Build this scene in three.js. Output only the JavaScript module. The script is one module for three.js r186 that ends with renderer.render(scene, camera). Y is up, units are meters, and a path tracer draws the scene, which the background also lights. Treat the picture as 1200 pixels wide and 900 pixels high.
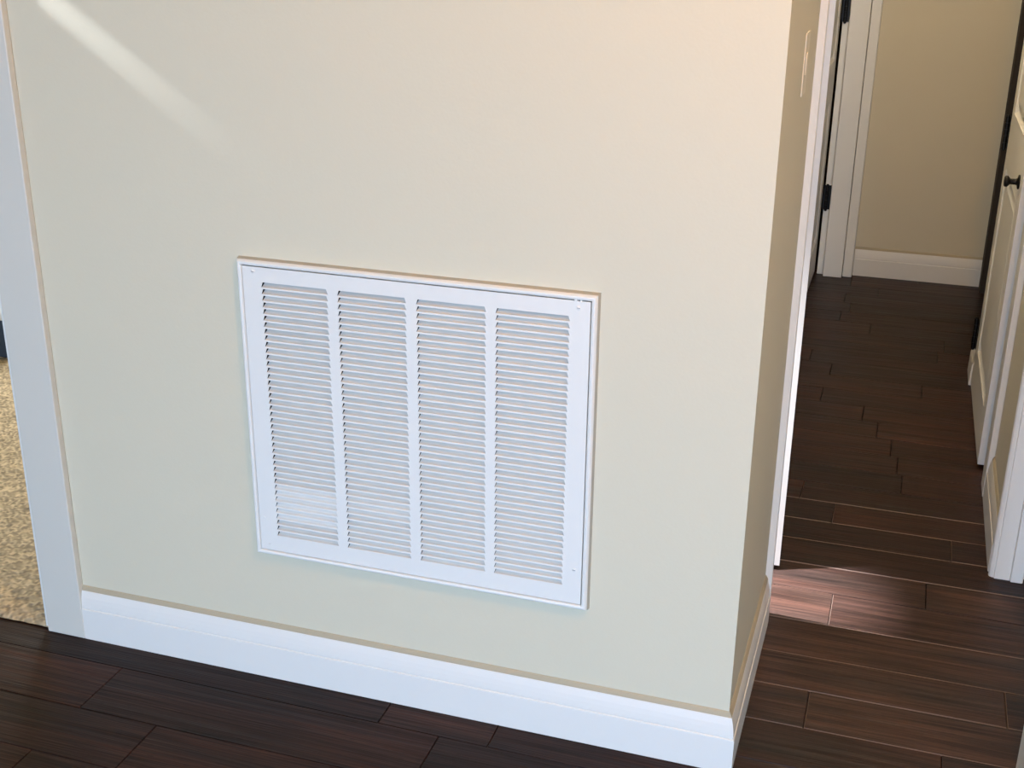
import * as THREE from 'three';
import { mergeGeometries } from 'three/addons/utils/BufferGeometryUtils.js';
import { RoundedBoxGeometry } from 'three/addons/geometries/RoundedBoxGeometry.js';
import { RectAreaLightUniformsLib } from 'three/addons/lights/RectAreaLightUniformsLib.js';

// ---------- camera, sky, sun, large lights, exposure ----------
const scene = new THREE.Scene();
const camera = new THREE.PerspectiveCamera(2 * Math.atan(450 / 1452.67) * 180 / Math.PI, 4 / 3, 0.05, 60);
camera.position.set(0.2093, 1.6187, 2.083);
camera.rotation.order = 'YXZ';
camera.rotation.set(-0.3706, 0.3099, 0.0112);
scene.add(camera);

const renderer = new THREE.WebGLRenderer({ antialias: true });
renderer.toneMapping = THREE.LinearToneMapping;
renderer.toneMappingExposure = 0.88;
renderer.shadowMap.enabled = true;
RectAreaLightUniformsLib.init();

scene.background = new THREE.Color(0.72, 0.86, 1.0);
scene.backgroundIntensity = 3.0;

const SUN_DIR = new THREE.Vector3(0.84, -0.571, -0.20).normalize();
const sun = new THREE.DirectionalLight(0xe4eeff, 24);
sun.position.copy(SUN_DIR).multiplyScalar(-8).add(new THREE.Vector3(-1.3, 1.4, 0));
sun.target.position.set(-1.3, 1.4, 0);
sun.castShadow = true; sun.shadow.radius = 3.2;
sun.shadow.mapSize.set(2048, 2048);
Object.assign(sun.shadow.camera, { left: -5, right: 5, top: 5, bottom: -5, near: 0.5, far: 20 });
scene.add(sun, sun.target);

function areaLight(color, intensity, w, h, pos, look) {
  const l = new THREE.RectAreaLight(color, intensity, w, h);
  l.position.set(...pos); l.lookAt(...look); scene.add(l); return l;
}
const DAY = new THREE.Color().setRGB(0.49, 0.71, 1.08);
areaLight(DAY, 29, 1.3, 1.2, [-0.76, 1.1, 5.12], [-0.76, -4.5, 0]);       // daylight of the window behind the camera
areaLight(DAY, 41, 1.56, 1.2, [1.3, 1.1, 5.12], [1.3, -4.5, 0]);         // and of the second one
areaLight(0xe6ecf4, 14, 1.6, 1.3, [-2.6, 1.45, -2.97], [-2.6, 1.45, 0]);      // daylight of the bedroom window

// ---------- helpers ----------
let seed = 7;
const rnd = () => { seed = (seed * 1664525 + 1013904223) >>> 0; return seed / 4294967296; };
const used = {};
function numbered(n) { const k = used[n] = (used[n] ?? -1) + 1; return k ? `${n}_${String(k).padStart(3, '0')}` : n; }
function uvMetres(g) {                                     // box-projected texture coordinates in metres
  g = g.index ? g.toNonIndexed() : g; g.computeVertexNormals();
  const p = g.attributes.position, n = g.attributes.normal, uv = new Float32Array(p.count * 2);
  for (let i = 0; i < p.count; i++) {
    const a = Math.abs(n.getX(i)), b = Math.abs(n.getY(i)), c = Math.abs(n.getZ(i));
    if (b >= a && b >= c) { uv[2 * i] = p.getX(i); uv[2 * i + 1] = p.getZ(i); }
    else if (a >= c) { uv[2 * i] = p.getZ(i); uv[2 * i + 1] = p.getY(i); }
    else { uv[2 * i] = p.getX(i); uv[2 * i + 1] = p.getY(i); }
  }
  g.setAttribute('uv', new THREE.BufferAttribute(uv, 2)); return g;
}
function bx(x0, x1, y0, y1, z0, z1) {
  const g = new THREE.BoxGeometry(Math.abs(x1 - x0), Math.abs(y1 - y0), Math.abs(z1 - z0));
  g.translate((x0 + x1) / 2, (y0 + y1) / 2, (z0 + z1) / 2); return uvMetres(g);
}
function rbx(x0, x1, y0, y1, z0, z1, r = 0.002) {
  const g = new RoundedBoxGeometry(x1 - x0, y1 - y0, z1 - z0, 2, r);
  g.translate((x0 + x1) / 2, (y0 + y1) / 2, (z0 + z1) / 2);
  const n = g.index ? g.toNonIndexed() : g; const keep = n.attributes.normal.clone(); const u = uvMetres(n); u.setAttribute('normal', keep); return u;
}
function mesh(name, geos, material, parent = scene) {
  const list = Array.isArray(geos) ? geos : [geos];
  const m = new THREE.Mesh(list.length > 1 ? mergeGeometries(list.map(g => g.index ? g.toNonIndexed() : g)) : list[0], material);
  m.name = parent === scene ? numbered(name) : name; m.castShadow = m.receiveShadow = true; parent.add(m); return m;
}
function struct(name, geos, material, parent = scene) { const m = mesh(name, geos, material, parent); if (parent === scene) m.userData.kind = 'structure'; return m; }
function structGroup(name) { const g = new THREE.Group(); g.name = numbered(name); g.userData.kind = 'structure'; scene.add(g); return g; }
function tag(o, label, category, group, kind) { Object.assign(o.userData, { label, category }); if (group) o.userData.group = group; if (kind) o.userData.kind = kind; return o; }
function thing(name, label, category, pos = [0, 0, 0]) { const g = new THREE.Group(); g.name = numbered(name); g.position.set(...pos); scene.add(g); return tag(g, label, category); }

// sweep a closed profile [[out, up], ...] along a straight run with mitred ends.
// frame: origin o, run direction t, outward direction n, up u; mitre a/b = shift along the run per metre of 'out'
function sweep(profile, o, t, n, u, length, ma = 0, mb = 0) {
  const V = (k, s) => new THREE.Vector3(...o).addScaledVector(t, s).addScaledVector(n, profile[k][0]).addScaledVector(u, profile[k][1]);
  const pos = [], N = profile.length;
  const tri = (a, b, c) => pos.push(a.x, a.y, a.z, b.x, b.y, b.z, c.x, c.y, c.z);
  const A = [], B = [];
  for (let i = 0; i < N; i++) { A.push(V(i, ma * profile[i][0])); B.push(V(i, length + mb * profile[i][0])); }
  for (let i = 0; i < N; i++) { const j = (i + 1) % N; tri(A[i], B[i], B[j]); tri(A[i], B[j], A[j]); }
  const flat = THREE.ShapeUtils.triangulateShape(profile.map(p => new THREE.Vector2(...p)), []);
  for (const [a, b, c] of flat) { tri(A[a], A[b], A[c]); tri(B[a], B[c], B[b]); }
  let g = new THREE.BufferGeometry(); g.setAttribute('position', new THREE.Float32BufferAttribute(pos, 3));
  // orient outwards
  g.computeBoundingBox(); let vol = 0; const q = g.attributes.position, a = new THREE.Vector3(), b = new THREE.Vector3(), c = new THREE.Vector3();
  for (let i = 0; i < q.count; i += 3) { a.fromBufferAttribute(q, i); b.fromBufferAttribute(q, i + 1); c.fromBufferAttribute(q, i + 2); vol += a.dot(b.clone().cross(c)); }
  if (vol < 0) for (let i = 0; i < q.count; i += 3) { for (const ax of ['X', 'Y', 'Z']) { const s = q['get' + ax](i + 1); q['set' + ax](i + 1, q['get' + ax](i + 2)); q['set' + ax](i + 2, s); } }
  return uvMetres(g);
}
const X = new THREE.Vector3(1, 0, 0), Y = new THREE.Vector3(0, 1, 0), Z = new THREE.Vector3(0, 0, 1), nX = X.clone().negate(), nZ = Z.clone().negate();

// ---------- textures ----------
function lattice(w, h, s) { let k = s; const a = new Float32Array(w * h); for (let i = 0; i < w * h; i++) { k = (Math.imul(k, 1664525) + 1013904223) >>> 0; a[i] = k / 4294967296; } return a; }
function periodic(w, h, s) {                                  // value noise on a w x h torus, arguments in cells
  const a = lattice(w, h, s), f = t => t * t * (3 - 2 * t);
  return (x, y) => {
    const xi = Math.floor(x), yi = Math.floor(y), u = f(x - xi), v = f(y - yi), m = (i, n) => ((i % n) + n) % n;
    const x0 = m(xi, w), x1 = m(xi + 1, w), y0 = m(yi, h), y1 = m(yi + 1, h);
    return (a[y0 * w + x0] * (1 - u) + a[y0 * w + x1] * u) * (1 - v) + (a[y1 * w + x0] * (1 - u) + a[y1 * w + x1] * u) * v;
  };
}
function texture(w, h, fn, srgb, repX = 1, repY = 1) {
  const d = new Uint8Array(w * h * 4);
  for (let y = 0; y < h; y++) for (let x = 0; x < w; x++) { const c = fn(x / w, y / h), i = 4 * (y * w + x); d[i] = c[0]; d[i + 1] = c[1]; d[i + 2] = c[2]; d[i + 3] = 255; }
  const t = new THREE.DataTexture(d, w, h); t.wrapS = t.wrapT = THREE.RepeatWrapping; t.magFilter = THREE.LinearFilter; t.minFilter = THREE.LinearMipmapLinearFilter; t.generateMipmaps = true;
  if (srgb) t.colorSpace = THREE.SRGBColorSpace; t.repeat.set(repX, repY); t.needsUpdate = true; return t;
}
const grey = v => { v = Math.max(0, Math.min(255, v * 255)); return [v, v, v]; };
// rolled paint: fine orange peel
const pa = periodic(128, 128, 11), pb = periodic(40, 40, 12), pc = periodic(9, 9, 13);
const paintBump = texture(512, 512, (u, v) => grey(0.5 * pa(u * 128, v * 128) + 0.35 * pb(u * 40, v * 40) + 0.15 * pc(u * 9, v * 9)), false, 2.2, 2.2);
// wood: one tile is 1.2 m along the grain and 0.3 m across
const w1 = periodic(10, 150, 21), w2 = periodic(4, 42, 22), w3 = periodic(60, 220, 23), w4 = periodic(6, 14, 24), w5 = periodic(8, 20, 25), w6 = periodic(3, 9, 26);
function woodMap(r, g, b, s) {
  return texture(1024, 512, (u, v) => {
    const wob = 0.5 * w4(u * 6, v * 14);
    const streak = w1(u * 10, v * 150 + wob * 6), band = w2(u * 4, v * 42 + wob * 3), pore = w3(u * 60, v * 220), blot = w5(u * 8, v * 20);
    let k = 0.50 + 0.50 * streak + 0.36 * band + 0.3 * (blot - 0.5);
    if (pore > 0.78) k *= 1 - 1.4 * (pore - 0.78);
    const red = 1 + s * (w6(u * 3, v * 9) - 0.5);
    return [r * k * red, g * k, b * k / Math.sqrt(red)].map(c => Math.max(0, Math.min(255, c)));
  }, true, 1 / 1.2, 1 / 0.3);
}
const h1 = periodic(5, 22, 31), h2 = periodic(12, 150, 32), h3 = periodic(3, 6, 33);
const woodBump = texture(1024, 512, (u, v) => grey(0.55 * h1(u * 5, v * 22) + 0.2 * h2(u * 12, v * 150) + 0.25 * h3(u * 3, v * 6)), false, 1 / 1.2, 1 / 0.3);
const woodRough = texture(512, 256, (u, v) => grey(0.52 + 0.3 * h2(u * 12, v * 150) + 0.16 * w5(u * 8, v * 20)), false, 1 / 1.2, 1 / 0.3);
// carpet: looped pile
const c1 = periodic(90, 90, 41), c2 = periodic(34, 34, 42), c3 = periodic(8, 8, 43);
const carpetMap = texture(512, 512, (u, v) => { const k = 0.70 + 0.40 * c1(u * 90, v * 90) + 0.10 * (c2(u * 34, v * 34) - 0.5) + 0.05 * (c3(u * 8, v * 8) - 0.5); return [200 * k, 180 * k, 146 * k].map(c => Math.min(255, c)); }, true, 1.6, 1.6);
const carpetBump = texture(512, 512, (u, v) => grey(0.7 * c1(u * 90, v * 90) + 0.3 * c2(u * 34, v * 34)), false, 1.6, 1.6);

// ---------- materials ----------
const std = o => new THREE.MeshStandardMaterial(o);
const M = {
  wall: std({ color: 0xdad1b8, roughness: 0.62, bumpMap: paintBump, bumpScale: 0.0002 }),
  ceiling: std({ color: 0xc9b899, roughness: 0.9 }),
  trim: std({ color: 0xe9e6de, roughness: 0.42, bumpMap: paintBump, bumpScale: 0.0001 }),
  casing: std({ color: 0xd6d2c6, roughness: 0.45 }),
  door: std({ color: 0xeeebe2, roughness: 0.45 }),
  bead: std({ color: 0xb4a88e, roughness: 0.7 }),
  greyBeadShade: std({ color: 0xb7b3a8, roughness: 0.7 }),
  grille: std({ color: 0xebe9e2, roughness: 0.38 }),
  duct: std({ color: 0x17181b, roughness: 0.7, metalness: 0.2 }),
  black: std({ color: 0x14120f, roughness: 0.4, metalness: 0.5 }),
  subfloor: std({ color: 0x1c130f, roughness: 0.8 }),
  carpet: std({ map: carpetMap, roughness: 1, bumpMap: carpetBump, bumpScale: 0.006 }),
  dark: std({ color: 0x3a3129, roughness: 0.9 }),  // dark colour standing in for the darkness of unlit rooms
  bench: std({ color: 0x2c3a4c, roughness: 0.85 }),
  benchTop: std({ color: 0xd8d8d2, roughness: 0.7 }),
  plate: std({ color: 0xe6dcc6, roughness: 0.45 }),
  shade: std({ color: 0xd9d5cc, roughness: 0.9 }),
  sash: std({ color: 0xe6e6e4, roughness: 0.5 }),
  glass: new THREE.MeshPhysicalMaterial({ color: 0xffffff, roughness: 0.02, transmission: 1, thickness: 0, ior: 1.5 }),
  edgeGlint: std({ color: 0x77655a, roughness: 0.5 }),  // pale colour painted in as the highlight along the joints
  wood: [
    [50, 34, 29, 0.16], [44, 31, 27, 0.1], [55, 37, 31, 0.2], [66, 48, 41, 0.14], [61, 44, 38, 0.16],
  ].map(a => new THREE.MeshPhysicalMaterial({ map: woodMap(...a), roughnessMap: woodRough, roughness: 0.52, specularIntensity: 0.28, bumpMap: woodBump, bumpScale: 0.0014 })),
};

// ---------- floor: planks along x ----------
const floor = structGroup('floor');
mesh('subfloor', bx(-2.9, 3.3, -0.10, -0.013, -5.6, 5.3), M.subfloor, floor);
function plank(x0, x1, z0, z1, edgeGlint = false) {                              // z0 < z1, chamfered top edges, top at y = 0
  const g = 0.0005, b = edgeGlint ? 0.0016 : 0.0011, d = 0.0024, H = -0.012, top = -0.0011 * rnd();
  x0 += g; x1 -= g; z0 += g; z1 -= g;
  const T = [[x0 + b, top, z0 + b], [x1 - b, top, z0 + b], [x1 - b, top, z1 - b], [x0 + b, top, z1 - b]];
  const S = [[x0, top - d, z0], [x1, top - d, z0], [x1, top - d, z1], [x0, top - d, z1]];
  const B = [[x0, H, z0], [x1, H, z0], [x1, H, z1], [x0, H, z1]];
  const pos = [], uv = [], ou = rnd() * 1.2, ov = rnd() * 0.3;
  const quad = (a, b2, c, e) => { for (const p of [a, c, b2, a, e, c]) { pos.push(...p); uv.push(p[0] + ou, p[2] + ov + p[1]); } };
  quad(...T);
  for (let i = 0; i < 4; i++) { const j = (i + 1) % 4; quad(S[i], S[j], T[j], T[i]); quad(B[i], B[j], S[j], S[i]); }
  const geo = new THREE.BufferGeometry(); geo.setAttribute('position', new THREE.Float32BufferAttribute(pos, 3)); geo.setAttribute('uv', new THREE.Float32BufferAttribute(uv, 2)); geo.computeVertexNormals();
  if (edgeGlint) { geo.addGroup(0, 18, 0); geo.addGroup(18, 12, 0); geo.clearGroups(); for (let q = 0; q < 9; q++) geo.addGroup(q * 6, 6, q === 5 || q === 7 ? 1 : 0); }   // the arrises at z1 and x0 get a pale painted highlight
  return geo;
}
const joints = [0.54, 0.396, 0.247, 0.09, -0.045, -0.183, -0.322, -0.459, -0.611, -0.765, -0.9, -1.037, -1.16, -1.29, -1.415];
while (joints[joints.length - 1] > -3.95) joints.push(joints[joints.length - 1] - 0.1355);
// ends of the boards that the photograph shows, by row
const ends = { 0: [-1.75, -1.349, -0.62, 0.3], 1: [-2.1, -1.154, -0.38, 0.5], 2: [-1.344, -0.58, 0.2], 3: [-1.95, -0.719, -0.474, 0.3], 4: [0.416], 5: [0.138], 6: [0.549], 7: [-0.06], 8: [0.1545], 9: [0.378], 10: [-0.03], 11: [0.44], 12: [0.12], 13: [0.02], 14: [0.30] };
const rest = [[], [], []];
for (let r = 0; r + 1 < joints.length; r++) {
  const z1 = joints[r], z0 = joints[r + 1], wide = r < 4;
  const xs = [wide ? -2.74 : -0.28, ...(ends[r] ?? [-0.1 + rnd() * 0.6]), wide ? 1.3 : 0.95];
  for (let i = 0; i + 1 < xs.length; i++) {
    const edgeGlint = r >= 5 && r <= 13 && r !== 9, m = M.wood[(r * 2 + i + (rnd() < 0.4 ? 1 : 0)) % 3], m2 = r >= 5 && r <= 9 ? M.wood[3 + (r + i) % 2] : m;   // a run of redder, lighter boards at the hall mouth
    mesh('plank', plank(xs[i], xs[i + 1], z0, z1, edgeGlint), edgeGlint ? [m2, M.edgeGlint] : m2, floor);
  }
}
for (let z = 0.54; z < 5.1; z += 0.136) for (let x = -2.74 - rnd() * 0.5; x < 3.2;) { const l = 0.6 + rnd() * 0.7; rest[(rnd() * 3) | 0].push(plank(Math.max(x, -2.74), Math.min(x + l, 3.2), z, Math.min(z + 0.136, 5.19))); x += l; }
for (let r = 0; r < joints.length - 1; r++) { const x0 = r < 4 ? 1.3 : 0.95; if (x0 < 3.2) rest[r % 3].push(plank(x0, 2.2, joints[r + 1], joints[r])); if (r < 8) rest[(r + 1) % 3].push(plank(2.2, 3.2, joints[r + 1], joints[r])); }
rest.forEach((g, i) => { const m = mesh('planks', g, M.wood[i], floor); m.userData.kind = 'stuff'; });

// ---------- shell ----------
const H = 2.5, T = 0.115;
// front wall (with the opening for the grille), its header over the bedroom doorway, and its far left piece
{
  const s = new THREE.Shape([[-1.612, 0], [-T, 0], [-T, H], [-1.612, H]].map(p => new THREE.Vector2(...p)));
  s.holes.push(new THREE.Path([[-1.0, 0.34], [-1.0, 0.94], [-0.318, 0.94], [-0.318, 0.34]].map(p => new THREE.Vector2(...p))));
  const g = new THREE.ExtrudeGeometry(s, { depth: T, bevelEnabled: false }); g.translate(0, 0, -T);
  struct('wall_front', [uvMetres(g), bx(-T, 0, 0, H, -T, 0), bx(-2.45, -1.612, 2.05, H, -T, 0), bx(-2.75, -2.45, 0, H, -T, 0)], M.wall);
}
// left side of the hall: wall with a doorway to the utility room
struct('wall_hall_left', [bx(-T, 0, 0, H, -0.61, -T), bx(-T, 0, 2.06, H, -1.64, -0.61), bx(-T, -0.06, 0, H, -1.75, -1.64)], M.wall);
struct('wall_utility_back', bx(-1.3, -T, 0, H, -1.865, -1.75), M.wall);
struct('wall_utility_left', bx(-1.3, -1.2, 0, H, -1.75, -T), M.wall);
struct('wall_alcove_left', bx(-1.3, -1.2, 0, H, -3.9, -1.865), M.wall);
// right side of the hall: the wall with door_1 and a dark open doorway beyond
struct('wall_hall_right', [bx(0.546, 0.661, 0, H, -1.56, -1.0), bx(0.546, 0.661, 2.06, H, -3.78, -1.56), bx(0.546, 0.661, 0, H, -2.60, -2.44)], M.wall);
struct('wall_right_front', bx(0.661, 3.3, 0, H, -1.115, -1.0), M.wall);
struct('wall_partition', bx(0.562, 0.68, 0, H, -0.09, 0.25), M.wall);
struct('wall_hall_end', [bx(-0.14, 2.3, 0, H, -3.9, -3.78), bx(-0.95, -0.14, 2.06, H, -3.9, -3.78), bx(-1.2, -0.95, 0, H, -3.9, -3.78)], M.wall);
struct('wall_closet', [bx(0.574, 0.661, 0, 2.06, -3.779, -3.66), bx(0.661, 2.2, 0, H, -3.779, -3.70), bx(2.2, 2.3, 0, H, -3.78, -1.115)], M.dark);  // coloured dark to give the black of the unlit doorway
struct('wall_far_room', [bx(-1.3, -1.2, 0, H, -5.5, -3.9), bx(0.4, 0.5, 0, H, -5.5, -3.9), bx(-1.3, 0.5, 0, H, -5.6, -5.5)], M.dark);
// the living room behind the camera
struct('wall_left', [bx(-2.87, -2.75, 0, H, 0.48, 5.3), bx(-2.87, -2.75, 0, 2.28, -T, 0.48), bx(-2.87, -2.75, 2.46, H, -T, 0.48), bx(-2.87, -2.75, 2.28, 2.46, -T, 0.22)], M.wall);
struct('wall_right', bx(3.2, 3.3, 0, H, -1.0, 5.3), M.wall);
struct('wall_back', [bx(-2.75, -1.42, 0, H, 5.2, 5.3), bx(-0.1, 0.5, 0, H, 5.2, 5.3), bx(2.1, 3.2, 0, H, 5.2, 5.3), bx(-1.42, -0.1, 0, 0.1, 5.2, 5.3), bx(-1.42, -0.1, 1.8, H, 5.2, 5.3), bx(0.5, 2.1, 0, 0.1, 5.2, 5.3), bx(0.5, 2.1, 1.8, H, 5.2, 5.3)], M.wall);
struct('wall_bedroom_left', bx(-4.6, -4.5, 0, H, -3.1, 0), M.wall);
struct('wall_bedroom_front', bx(-4.5, -2.87, 0, H, -T, 0), M.wall);
struct('wall_bedroom_back', [bx(-4.5, -3.4, 0, H, -3.1, -3.0), bx(-1.8, -1.2, 0, H, -3.1, -3.0), bx(-3.4, -1.8, 0, 0.8, -3.1, -3.0), bx(-3.4, -1.8, 2.1, H, -3.1, -3.0)], M.wall);
struct('ceiling', [bx(-2.87, 3.3, H, H + 0.1, -5.6, 5.3), bx(-4.6, -2.87, H, H + 0.1, -5.6, 0)], M.ceiling);
function window_(x0, x1, y0, y1, z) {
  const w = structGroup('window_1'.replace('1', String(++windows)));
  mesh('window_frame', [bx(x0, x1, y0, y0 + 0.05, z - 0.03, z + 0.03), bx(x0, x1, y1 - 0.05, y1, z - 0.03, z + 0.03), bx(x0, x0 + 0.05, y0 + 0.05, y1 - 0.05, z - 0.03, z + 0.03), bx(x1 - 0.05, x1, y0 + 0.05, y1 - 0.05, z - 0.03, z + 0.03)], M.sash, w);
  mesh('pane', bx(x0 + 0.05, x1 - 0.05, y0 + 0.05, y1 - 0.05, z - 0.003, z + 0.003), M.glass, w);
}
let windows = 0;
window_(-1.42, -0.1, 0.1, 1.8, 5.25);
window_(0.5, 2.1, 0.1, 1.8, 5.25);
window_(-3.4, -1.8, 0.8, 2.1, -3.05);
// unseen window added by the corner; its shade slit shapes the wall streak
{
  const w = structGroup('added_window_4');
  mesh('window_frame', [bx(-2.87, -2.75, 2.28, 2.295, 0.22, 0.48)], M.sash, w);
  const q = new THREE.Shape([[0.22, 2.46], [0.48, 2.46], [0.48, 2.362], [0.22, 2.425]].map(p => new THREE.Vector2(...p)));   // slanted hem makes the streak fade out
  const sg = new THREE.ExtrudeGeometry(q, { depth: 0.008, bevelEnabled: false }); sg.rotateY(-Math.PI / 2); sg.translate(-2.79, 0, 0);
  mesh('shade', uvMetres(sg), M.shade, w);
  mesh('lower_sash', bx(-2.82, -2.79, 2.295, 2.372, 0.22, 0.48), M.sash, w);
}

// ---------- baseboards ----------
const BH = 0.125;
const baseProfile = [[0, 0], [0.016, 0], [0.016, 0.0775], [0.0155, 0.0795], [0.0132, 0.081], [0.0140, 0.0835], [0.0138, 0.088], [0.0128, 0.098], [0.0110, 0.109], [0.0088, 0.118], [0.0072, BH - 0.001], [0.0060, BH], [0, BH]];
const beadProfile = [[0, BH], [0.0068, BH], [0.0052, BH + 0.004], [0.0022, BH + 0.009], [0, BH + 0.0105]];
function baseboard(name, o, t, n, len, ma, mb, bead = true) {
  const b = struct(name, sweep(baseProfile, o, t, n, Y, len, ma, mb), M.trim);
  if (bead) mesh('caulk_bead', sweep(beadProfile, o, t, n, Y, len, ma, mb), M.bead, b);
  return b;
}
baseboard('baseboard_front', [-1.495, 0, 0], X, Z, 1.495, 0, 1);
baseboard('baseboard_hall_left', [0, 0, 0], nZ, X, 0.565, -1, 0);
baseboard('baseboard_hall_right', [0.546, 0, -1.0], nZ, nX, 0.47, 0.9, 0);
baseboard('baseboard_hall_end', [0.012, 0, -3.78], X, Z, 0.562, 0, 0);

// ---------- trims ----------
struct('trim_1', rbx(-1.597, -1.495, 0, 2.15, 0, 0.018, 0.003), M.casing);                                 // bedroom doorway casing
{
  const j = struct('trim_2', [bx(-1.612, -1.604, 0, 2.05, -T, 0.004), bx(-2.45, -1.612, 2.03, 2.05, -T, 0.004)], M.trim);   // its jamb and head
  mesh('head_casing', bx(-2.55, -1.597, 2.05, 2.15, 0, 0.018), M.trim, j);
}
// hall doorway to the utility room: casing and jamb
const casingProfile = [[0, 0], [0.0155, 0], [0.0168, 0.0015], [0.0168, 0.016], [0.0150, 0.020], [0.0145, 0.046], [0.0110, 0.058], [0, 0.058]];
struct('trim_3', sweep(casingProfile, [-0.001, 0, -0.564], Y, X, nZ, 2.12), M.trim);
struct('trim_4', [bx(-T, 0.001, 0, 2.06, -0.622, -0.61), bx(-T, 0.001, 2.045, 2.06, -1.64, -0.622)], M.trim);
// corner casing at the right of the hall mouth (faces the room)
const cornerProfile = [[0, 0.0], [0.008, 0.0], [0.0125, 0.003], [0.0155, 0.0095], [0.0155, 0.0125], [0.0195, 0.0135], [0.0195, 0.0505], [0.0175, 0.0515], [0.0255, 0.0535], [0.0255, 0.080], [0.0225, 0.083], [0, 0.083]];
struct('trim_5', sweep(cornerProfile, [0.531, 0, -1.0], Y, Z, X, 2.15), M.trim);
// casing before door_1
struct('trim_6', rbx(0.528, 0.546, 0, 2.15, -1.57, -1.472, 0.003), M.trim);
struct('trim_7', bx(0.533, 0.661, 0, 2.06, -1.585, -1.571), M.trim);
// block of base beyond door_1
struct('trim_8', sweep([[0, 0], [0.040, 0], [0.038, 0.075], [0.030, 0.10], [0.018, 0.118], [0, 0.12]], [0.546, 0, -2.43], nZ, nX, Y, 0.17), M.trim);
struct('trim_9', bx(0.52, 0.661, 0, 2.06, -2.449, -2.437), M.trim);
// wall-end casing in the lower right corner
struct('trim_10', rbx(0.545, 0.562, 0, 2.15, -0.10, 0.0, 0.003), M.trim);
// end-of-hall doorway: casing with backband, jamb
{
  const t = struct('trim_11', rbx(-0.120, -0.034, 0, 2.12, -3.78, -3.700, 0.003), M.door);
  mesh('backband', rbx(-0.032, 0.010, 0, 2.16, -3.78, -3.722, 0.003), M.door, t);
  mesh('jamb', rbx(-0.150, -0.118, 0, 2.06, -3.86, -3.735, 0.002), M.door, t);
}

// ---------- doors ----------
// raised-panel leaf in its own plane: x along the leaf 0..w, y up, front at z = +th/2
function panelLeaf(w, h, th, panels) {
  const s = new THREE.Shape([[0, 0], [w, 0], [w, h], [0, h]].map(p => new THREE.Vector2(...p)));
  for (const [a, b, c, d] of panels) s.holes.push(new THREE.Path([[a, c], [a, d], [b, d], [b, c]].map(p => new THREE.Vector2(...p))));
  const g = new THREE.ExtrudeGeometry(s, { depth: th, bevelEnabled: false }); g.translate(0, 0, -th / 2);
  return uvMetres(g);
}
function raisedPanel(a, b, c, d, th) {                           // sunk at its rim, raised in its middle, both faces
  const rim = th / 2 - 0.010, top = th / 2 - 0.002, r = 0.012, m = 0.045, pos = [];
  const ring = (k, z) => [[a + k, c + k, z], [b - k, c + k, z], [b - k, d - k, z], [a + k, d - k, z]];
  for (const s of [1, -1]) {
    const R = [ring(0, s * (th / 2 - 0.001)), ring(r, s * rim), ring(r + 0.006, s * rim), ring(m, s * top)];
    for (let k = 0; k < 3; k++) for (let i = 0; i < 4; i++) { const j = (i + 1) % 4, q = [R[k][i], R[k][j], R[k + 1][j], R[k + 1][i]]; const o = s > 0 ? [0, 1, 2, 0, 2, 3] : [0, 2, 1, 0, 3, 2]; for (const e of o) pos.push(...q[e]); }
    const o = s > 0 ? [0, 1, 2, 0, 2, 3] : [0, 2, 1, 0, 3, 2]; for (const e of o) pos.push(...R[3][e]);
  }
  const g = new THREE.BufferGeometry(); g.setAttribute('position', new THREE.Float32BufferAttribute(pos, 3)); return uvMetres(g);
}
function hinge(parent, y, height, at, turn = 0) {                // black butt hinge with its knuckles
  const g = new THREE.Group(); g.name = 'hinge'; g.position.set(at[0], y, at[1]); g.rotation.y = turn; parent.add(g);
  const leafG = rbx(-0.017, 0.017, -height / 2, height / 2, -0.0015, 0.0015, 0.001);
  mesh('hinge_leaf', leafG, M.black, g);
  const kn = []; for (let i = 0; i < 5; i++) { const c = new THREE.CylinderGeometry(0.0075, 0.0075, height / 5 - 0.0012, 16); c.translate(0, -height / 2 + (i + 0.5) * height / 5, 0.0085); kn.push(c); }
  for (const s of [-1, 1]) { const c = new THREE.SphereGeometry(0.0065, 12, 8); c.translate(0, s * (height / 2 + 0.001), 0.0085); kn.push(c); }
  mesh('knuckle', kn, M.black, g);
  return g;
}
// door_1: right side of the hall, hinges at its far edge, knob near the edge that faces us
{
  const d = structGroup('door_1'); d.position.set(0.5305, 0.013, -1.683);
  d.rotation.y = Math.PI / 2 + Math.atan2(0.006, 0.74);      // leaf runs along -z, its +z side turned to +x
  const w = 0.735, h = 2.0, th = 0.024, P = [[0.10, w - 0.10, 0.155, 0.80], [0.10, w - 0.10, 0.98, 1.86]];
  const leaf = mesh('leaf', panelLeaf(w, h, th, P), M.door, d);
  for (const p of P) mesh('panel', raisedPanel(...p, th), M.door, leaf);
  const k = new THREE.LatheGeometry([[0.0001, 0], [0.020, 0], [0.0215, 0.002], [0.020, 0.005], [0.010, 0.0075], [0.0085, 0.012], [0.0085, 0.026], [0.012, 0.029], [0.0165, 0.033], [0.0165, 0.039], [0.013, 0.0425], [0.0001, 0.0435]].map(p => new THREE.Vector2(...p)), 32);
  k.rotateX(-Math.PI / 2); k.translate(0.095, 0.862, -th / 2);
  mesh('knob', k, M.black, d);
  for (const y of [0.185, 0.90, 1.80]) hinge(d, y, 0.11, [w + 0.012, -th / 2 - 0.002], Math.PI);
}
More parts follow.
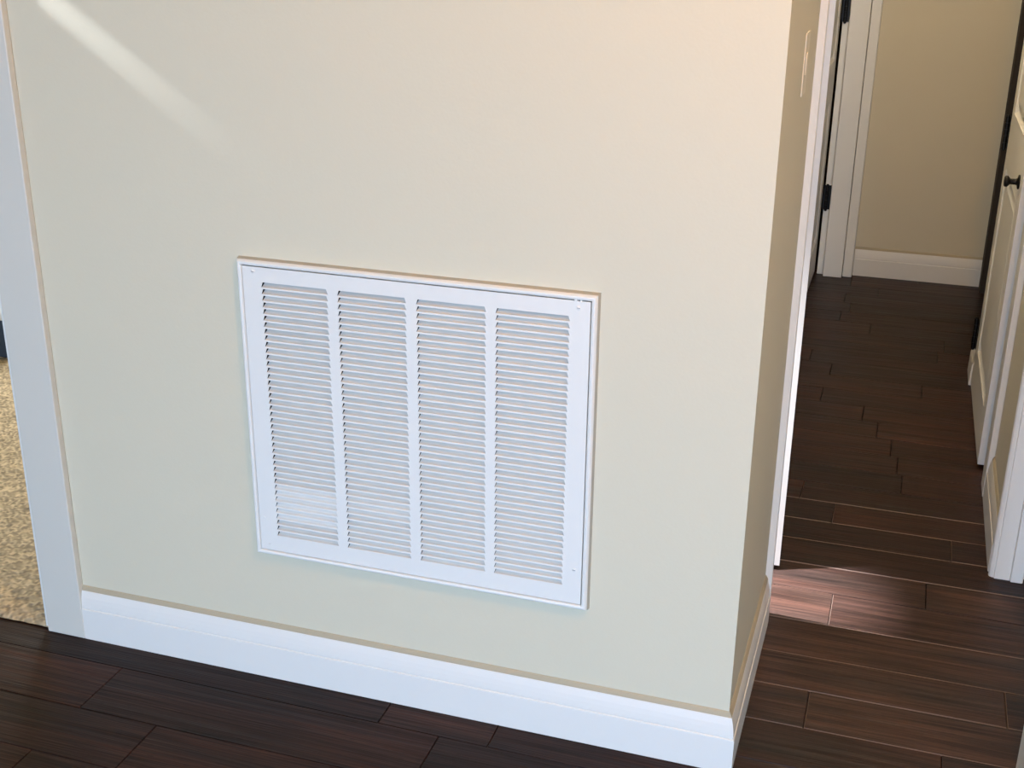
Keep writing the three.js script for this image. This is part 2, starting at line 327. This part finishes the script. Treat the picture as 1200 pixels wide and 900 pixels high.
// door_2: end of the hall, standing open towards us
{
  const d = structGroup('door_2'); d.position.set(-0.178, 0.012, -3.735); d.rotation.y = Math.PI / 2;
  d.rotation.y = -Math.PI / 2;                               // leaf runs along +z
  const w = 0.7, h = 2.0, th = 0.035, P = [[0.11, w - 0.11, 0.16, 0.80], [0.11, w - 0.11, 0.98, 1.86]];
  const leaf = mesh('leaf', panelLeaf(w, h, th, P), M.door, d);
  for (const p of P) mesh('panel', raisedPanel(...p, th), M.door, leaf);
  for (const y of [0.355, 1.19, 1.85]) hinge(d, y, 0.112, [0.004, -0.0385], Math.PI / 2);
}
// door_3: doorway to the utility room, ajar
{
  const d = structGroup('door_3'); d.position.set(-0.0045, 0.012, -0.842); d.rotation.y = Math.PI / 2 + 0.075;
  const w = 0.76, h = 2.02, th = 0.030, P = [[0.11, w - 0.11, 0.16, 0.80], [0.11, w - 0.11, 0.98, 1.86]];
  const leaf = mesh('leaf', panelLeaf(w, h, th, P), M.trim, d);
  for (const p of P) mesh('panel', raisedPanel(...p, th), M.trim, leaf);
}

// ---------- return air grille ----------
{
  const g = thing('return_air_grille', 'white metal return air grille with four columns of louvers set low in the wall', 'vent', [-0.658, 0.314, 0]);
  const OX = -0.658, OY = 0.314;
  const x0 = -1.022 - OX, x1 = -0.294 - OX, y0 = 0.3145 - OY, y1 = 0.9635 - OY, fw = 0.0105, D = 0.018;
  // mitred frame: profile (across, out)
  const fp = [[0, 0], [-0.0015, 0.0], [0.0, D - 0.004], [0.003, D - 0.0005], [0.0055, D], [fw - 0.0015, D - 0.001], [fw, D - 0.0035], [fw, 0]].map(([a, b]) => [a, b]);
  const side = (o, t, n, len) => sweep(fp.map(([a, b]) => [a, b]), o, t, n, Z, len, 1, -1);
  mesh('frame', [side([x0, y0, 0], X, Y, x1 - x0), side([x1, y0, 0], Y, nX, y1 - y0), side([x1, y1, 0], nX, Y.clone().negate(), x1 - x0), side([x0, y1, 0], nY(), X, y1 - y0)], M.grille, g);
  const cp = [[-0.0028, 0], [-0.0024, 0.003], [-0.0008, 0.0105], [0.0003, 0.0115], [0.0003, 0]];      // paint bead along its top; at right, painted shade on the frame side
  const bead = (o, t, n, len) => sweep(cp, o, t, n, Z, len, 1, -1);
  mesh('caulk_bead', [bead([x1, y0, 0], Y, nX, y1 - y0), bead([x1, y1, 0], nX, nY(), x1 - x0)], M.greyBeadShade, g);
  // face panel with a slot for every louver
  const gap = 0.0016, px0 = x0 + fw + gap, px1 = x1 - fw - gap, py0 = y0 + fw + gap, py1 = y1 - fw - gap;
  const cols = [[-0.9705, -0.8275], [-0.8075, -0.6645], [-0.6445, -0.5045], [-0.4865, -0.3435]].map(c => c.map(v => v - OX));
  const ly0 = 0.3615 - OY, ly1 = 0.9225 - OY, N = 41, pitch = (ly1 - ly0) / N, slot = 0.0104, PZ = 0.0155, pt = 0.0012;
  const s = new THREE.Shape([[px0, py0], [px1, py0], [px1, py1], [px0, py1]].map(p => new THREE.Vector2(...p)));
  for (const [a, b] of cols) for (let i = 0; i < N; i++) {
    const y = ly0 + i * pitch + 0.0022, e = 0.0034;
    s.holes.push(new THREE.Path([[a, y], [a + e, y + slot], [b - e, y + slot], [b, y]].map(p => new THREE.Vector2(...p))));
  }
  const pg = new THREE.ExtrudeGeometry(s, { depth: pt, bevelEnabled: false }); pg.translate(0, 0, PZ - pt);
  const panel = mesh('face_panel', uvMetres(pg), M.grille, g);
  mesh('panel_edge', [bx(px0, px1, py0, py0 + 0.001, 0.003, PZ - pt), bx(px0, px1, py1 - 0.001, py1, 0.003, PZ - pt), bx(px0, px0 + 0.001, py0, py1, 0.003, PZ - pt), bx(px1 - 0.001, px1, py0, py1, 0.003, PZ - pt)], M.grille, panel);
  // louver: hangs on the lower lip of its slot and leans back and up into the wall
  function louver(w, lean, rise) {
    const e = 0.0034, pr = [[-0.0004, -0.0004], [0.0004, 0], [0.0004, 0.0005], [-lean * 0.3, rise * 0.24], [-lean, rise], [-lean - 0.0006, rise - 0.0006], [-lean * 0.3 - 0.0006, rise * 0.24 - 0.0008]];
    const t = e / Math.max(rise, 1e-4);
    const pos = [], A = [], B = [];
    for (const [z, y] of pr) { const k = Math.max(0, Math.min(1, y / slot)) * e * 0.75; A.push([-w / 2 + 0.0005 + k, y, z]); B.push([w / 2 - 0.0005 - k, y, z]); }
    const n = pr.length; for (let i = 0; i < n; i++) { const j = (i + 1) % n; pos.push(...A[i], ...B[j], ...B[i], ...A[i], ...A[j], ...B[j]); }
    for (const [a, b, c] of THREE.ShapeUtils.triangulateShape(pr.map(p => new THREE.Vector2(...p)), [])) { pos.push(...A[a], ...A[b], ...A[c], ...B[a], ...B[c], ...B[b]); }
    const q = new THREE.BufferGeometry(); q.setAttribute('position', new THREE.Float32BufferAttribute(pos, 3)); q.computeVertexNormals(); return uvMetres(q);
  }
  const W = 0.143, normal = [louver(W, 0.0128, 0.0088), louver(W, 0.0132, 0.0085)], bent = [louver(W, 0.0092, 0.0096), louver(W, 0.0080, 0.0099)];
  cols.forEach(([a, b], c) => {
    for (let i = 0; i < N; i++) {
      const weird = c === 0 && i >= 3 && i <= 8, slight = c === 1 && i >= 6 && i <= 8;
      const m = mesh('louver', weird ? bent[i % 2] : normal[(i * 7 + c * 3) % 2], M.grille, panel);
      m.position.set((a + b) / 2, ly0 + i * pitch + 0.0020, PZ - 0.0006); m.scale.x = (b - a) / W;
      if (weird) m.rotation.z = (i % 2 ? 1 : -1) * 0.006;
      if (slight) m.rotation.x = 0.10;
    }
  });
  // screws
  for (const [x, y] of [[-0.987, 0.942], [-0.328, 0.9385], [-0.321, 0.402], [-0.9985, 0.402], [-0.991, 0.340]]) {
    const big = y > 0.9 || x > -0.5;
    const c = new THREE.SphereGeometry(big ? 0.0042 : 0.0026, 20, 8, 0, Math.PI * 2, 0, Math.PI / 2); c.rotateX(Math.PI / 2); c.scale(1, 1, 0.42);
    const sc = mesh('screw', uvMetres(c), M.grille, g); sc.position.set(x - OX, y - OY, PZ);
    if (big) mesh('screw_slot', bx(-0.0026, 0.0026, -0.0004, 0.0004, 0.0012, 0.0019), M.duct, sc);
  }
  mesh('latch', [rbx(-0.3365 - OX, -0.331 - OX, 0.9485 - OY, 0.9545 - OY, 0.010, 0.0165, 0.0008), rbx(-0.3255 - OX, -0.322 - OX, 0.9485 - OY, 0.9545 - OY, 0.010, 0.0165, 0.0008)], M.grille, g);
  // duct box behind
  mesh('duct', [bx(-0.342, 0.34, 0.026, 0.03, -0.32, 0.0), bx(-0.342, 0.34, 0.622, 0.626, -0.32, 0.0), bx(-0.342, -0.338, 0.03, 0.622, -0.32, 0.0), bx(0.336, 0.34, 0.03, 0.622, -0.32, 0.0), bx(-0.342, 0.34, 0.026, 0.626, -0.324, -0.32)], M.duct, g);
}
function nY() { return new THREE.Vector3(0, -1, 0); }

// ---------- small things ----------
{
  const w = thing('wall_switch', 'small beige switch plate on the narrow hall wall beside the white door casing', 'light switch', [0, 1.345, -0.335]);
  mesh('plate', rbx(0, 0.0025, -0.057, 0.057, -0.035, 0.035, 0.001), M.plate, w);
  mesh('toggle', rbx(0.002, 0.0042, -0.020, 0.020, -0.012, 0.012, 0.0008), M.plate, w);
}
{
  const b = thing('storage_bench', 'low dark blue bench with a pale top on the carpet beyond the left doorway', 'bench', [-3.15, 0.018, -1.66]);
  mesh('body', rbx(-0.45, 0.28, 0, 0.15, -0.3, 0.2, 0.01), M.bench, b);
  mesh('top', rbx(-0.46, 0.29, 0.15, 0.18, -0.31, 0.21, 0.008), M.benchTop, b);
}
// carpet with real pile relief near the doorway
{
  const nx = 300, nz = 300, X0 = -3.6, X1 = -1.55, Z0 = -1.9, Z1 = 0.006, pos = [], uv = [], idx = [];
  const f1 = periodic(170, 140, 51), f2 = periodic(60, 50, 52);
  for (let j = 0; j <= nz; j++) for (let i = 0; i <= nx; i++) {
    const x = X0 + (X1 - X0) * i / nx, z = Z0 + (Z1 - Z0) * j / nz, edge = Math.min(1, (Z1 - z) / 0.012);
    pos.push(x, (0.005 + 0.006 * f1(i / nx * 170, j / nz * 140) + 0.002 * f2(i / nx * 60, j / nz * 50)) * (0.25 + 0.75 * edge), z + 0.003 * (f2(i / nx * 60 + 9, 3) - 0.5) * (edge < 1 ? 1 : 0)); uv.push(x, z);
  }
  for (let j = 0; j < nz; j++) for (let i = 0; i < nx; i++) { const a = j * (nx + 1) + i; idx.push(a, a + nx + 1, a + 1, a + 1, a + nx + 1, a + nx + 2); }
  const g = new THREE.BufferGeometry(); g.setAttribute('position', new THREE.Float32BufferAttribute(pos, 3)); g.setAttribute('uv', new THREE.Float32BufferAttribute(uv, 2)); g.setIndex(idx); g.computeVertexNormals();
  const near = new THREE.Mesh(g, M.carpet);
  const c = new THREE.Group(); c.name = numbered('carpet'); scene.add(c);
  near.name = 'pile'; near.receiveShadow = near.castShadow = true; c.add(near);
  mesh('backing', [bx(-4.49, -1.31, -0.012, 0.001, -2.99, -0.12)], M.carpet, c);
  tag(c, 'beige looped pile carpet of the room beyond the left doorway', 'carpet', null, 'stuff');
}

// ---------- lamps (out of frame) ----------
const glow = (c, k) => std({ color: 0x222222, emissive: c, emissiveIntensity: k });
{
  const l = thing('ceiling_lamp', 'round warm ceiling lamp in the room above the grille wall', 'lamp', [0.45, H, 1.15]);
  mesh('base', uvMetres(new THREE.CylinderGeometry(0.09, 0.09, 0.02, 32).translate(0, -0.01, 0)), M.sash, l);
  mesh('bulb', new THREE.SphereGeometry(0.06, 24, 16).translate(0, -0.085, 0), glow(0xffc680, 6), l);
  const p = new THREE.PointLight(new THREE.Color().setRGB(1, 0.50, 0.10), 5.7, 0, 2); p.position.set(0.45, H - 0.085, 1.15); p.castShadow = true; p.shadow.radius = 3; scene.add(p);
}
{
  const l = thing('ceiling_lamp', 'round warm ceiling lamp in the narrow hall', 'lamp', [0.25, H, -1.9]);
  mesh('base', uvMetres(new THREE.CylinderGeometry(0.09, 0.09, 0.02, 32).translate(0, -0.01, 0)), M.sash, l);
  mesh('bulb', new THREE.SphereGeometry(0.06, 24, 16).translate(0, -0.085, 0), glow(0xffc680, 3), l);
  const p = new THREE.PointLight(new THREE.Color().setRGB(1, 0.86, 0.66), 4.2, 0, 2); p.position.set(0.25, H - 0.085, -1.9); p.castShadow = true; p.shadow.radius = 3; scene.add(p);
}
{
  const l = thing('added_spotlight', 'added unseen spotlight behind the hall door, making the light patch on the hall floor', 'spotlight', [-0.45, H, -0.64]);  // unseen lamp added to throw the bright patch by the door
  mesh('base', uvMetres(new THREE.CylinderGeometry(0.05, 0.05, 0.015, 32).translate(0, -0.0075, 0)), M.black, l);
  const can = new THREE.LatheGeometry([[0.008, 0], [0.034, -0.004], [0.036, -0.075], [0.033, -0.075], [0.031, -0.01], [0.008, -0.006]].map(p => new THREE.Vector2(...p)), 32); can.translate(0, -0.014, 0);
  mesh('can', uvMetres(can), M.black, l);
  mesh('bulb', new THREE.SphereGeometry(0.022, 24, 16).translate(0, -0.06, 0), glow(0xfff0e0, 8), l);
  const p = new THREE.SpotLight(0xf6f6ff, 170, 0, 0.165, 1, 2); p.position.set(-0.45, H - 0.095, -0.64); p.target.position.set(-0.05, 0, -0.71);
  p.castShadow = true; p.shadow.radius = 0.8; scene.add(p, p.target);
}

renderer.render(scene, camera);
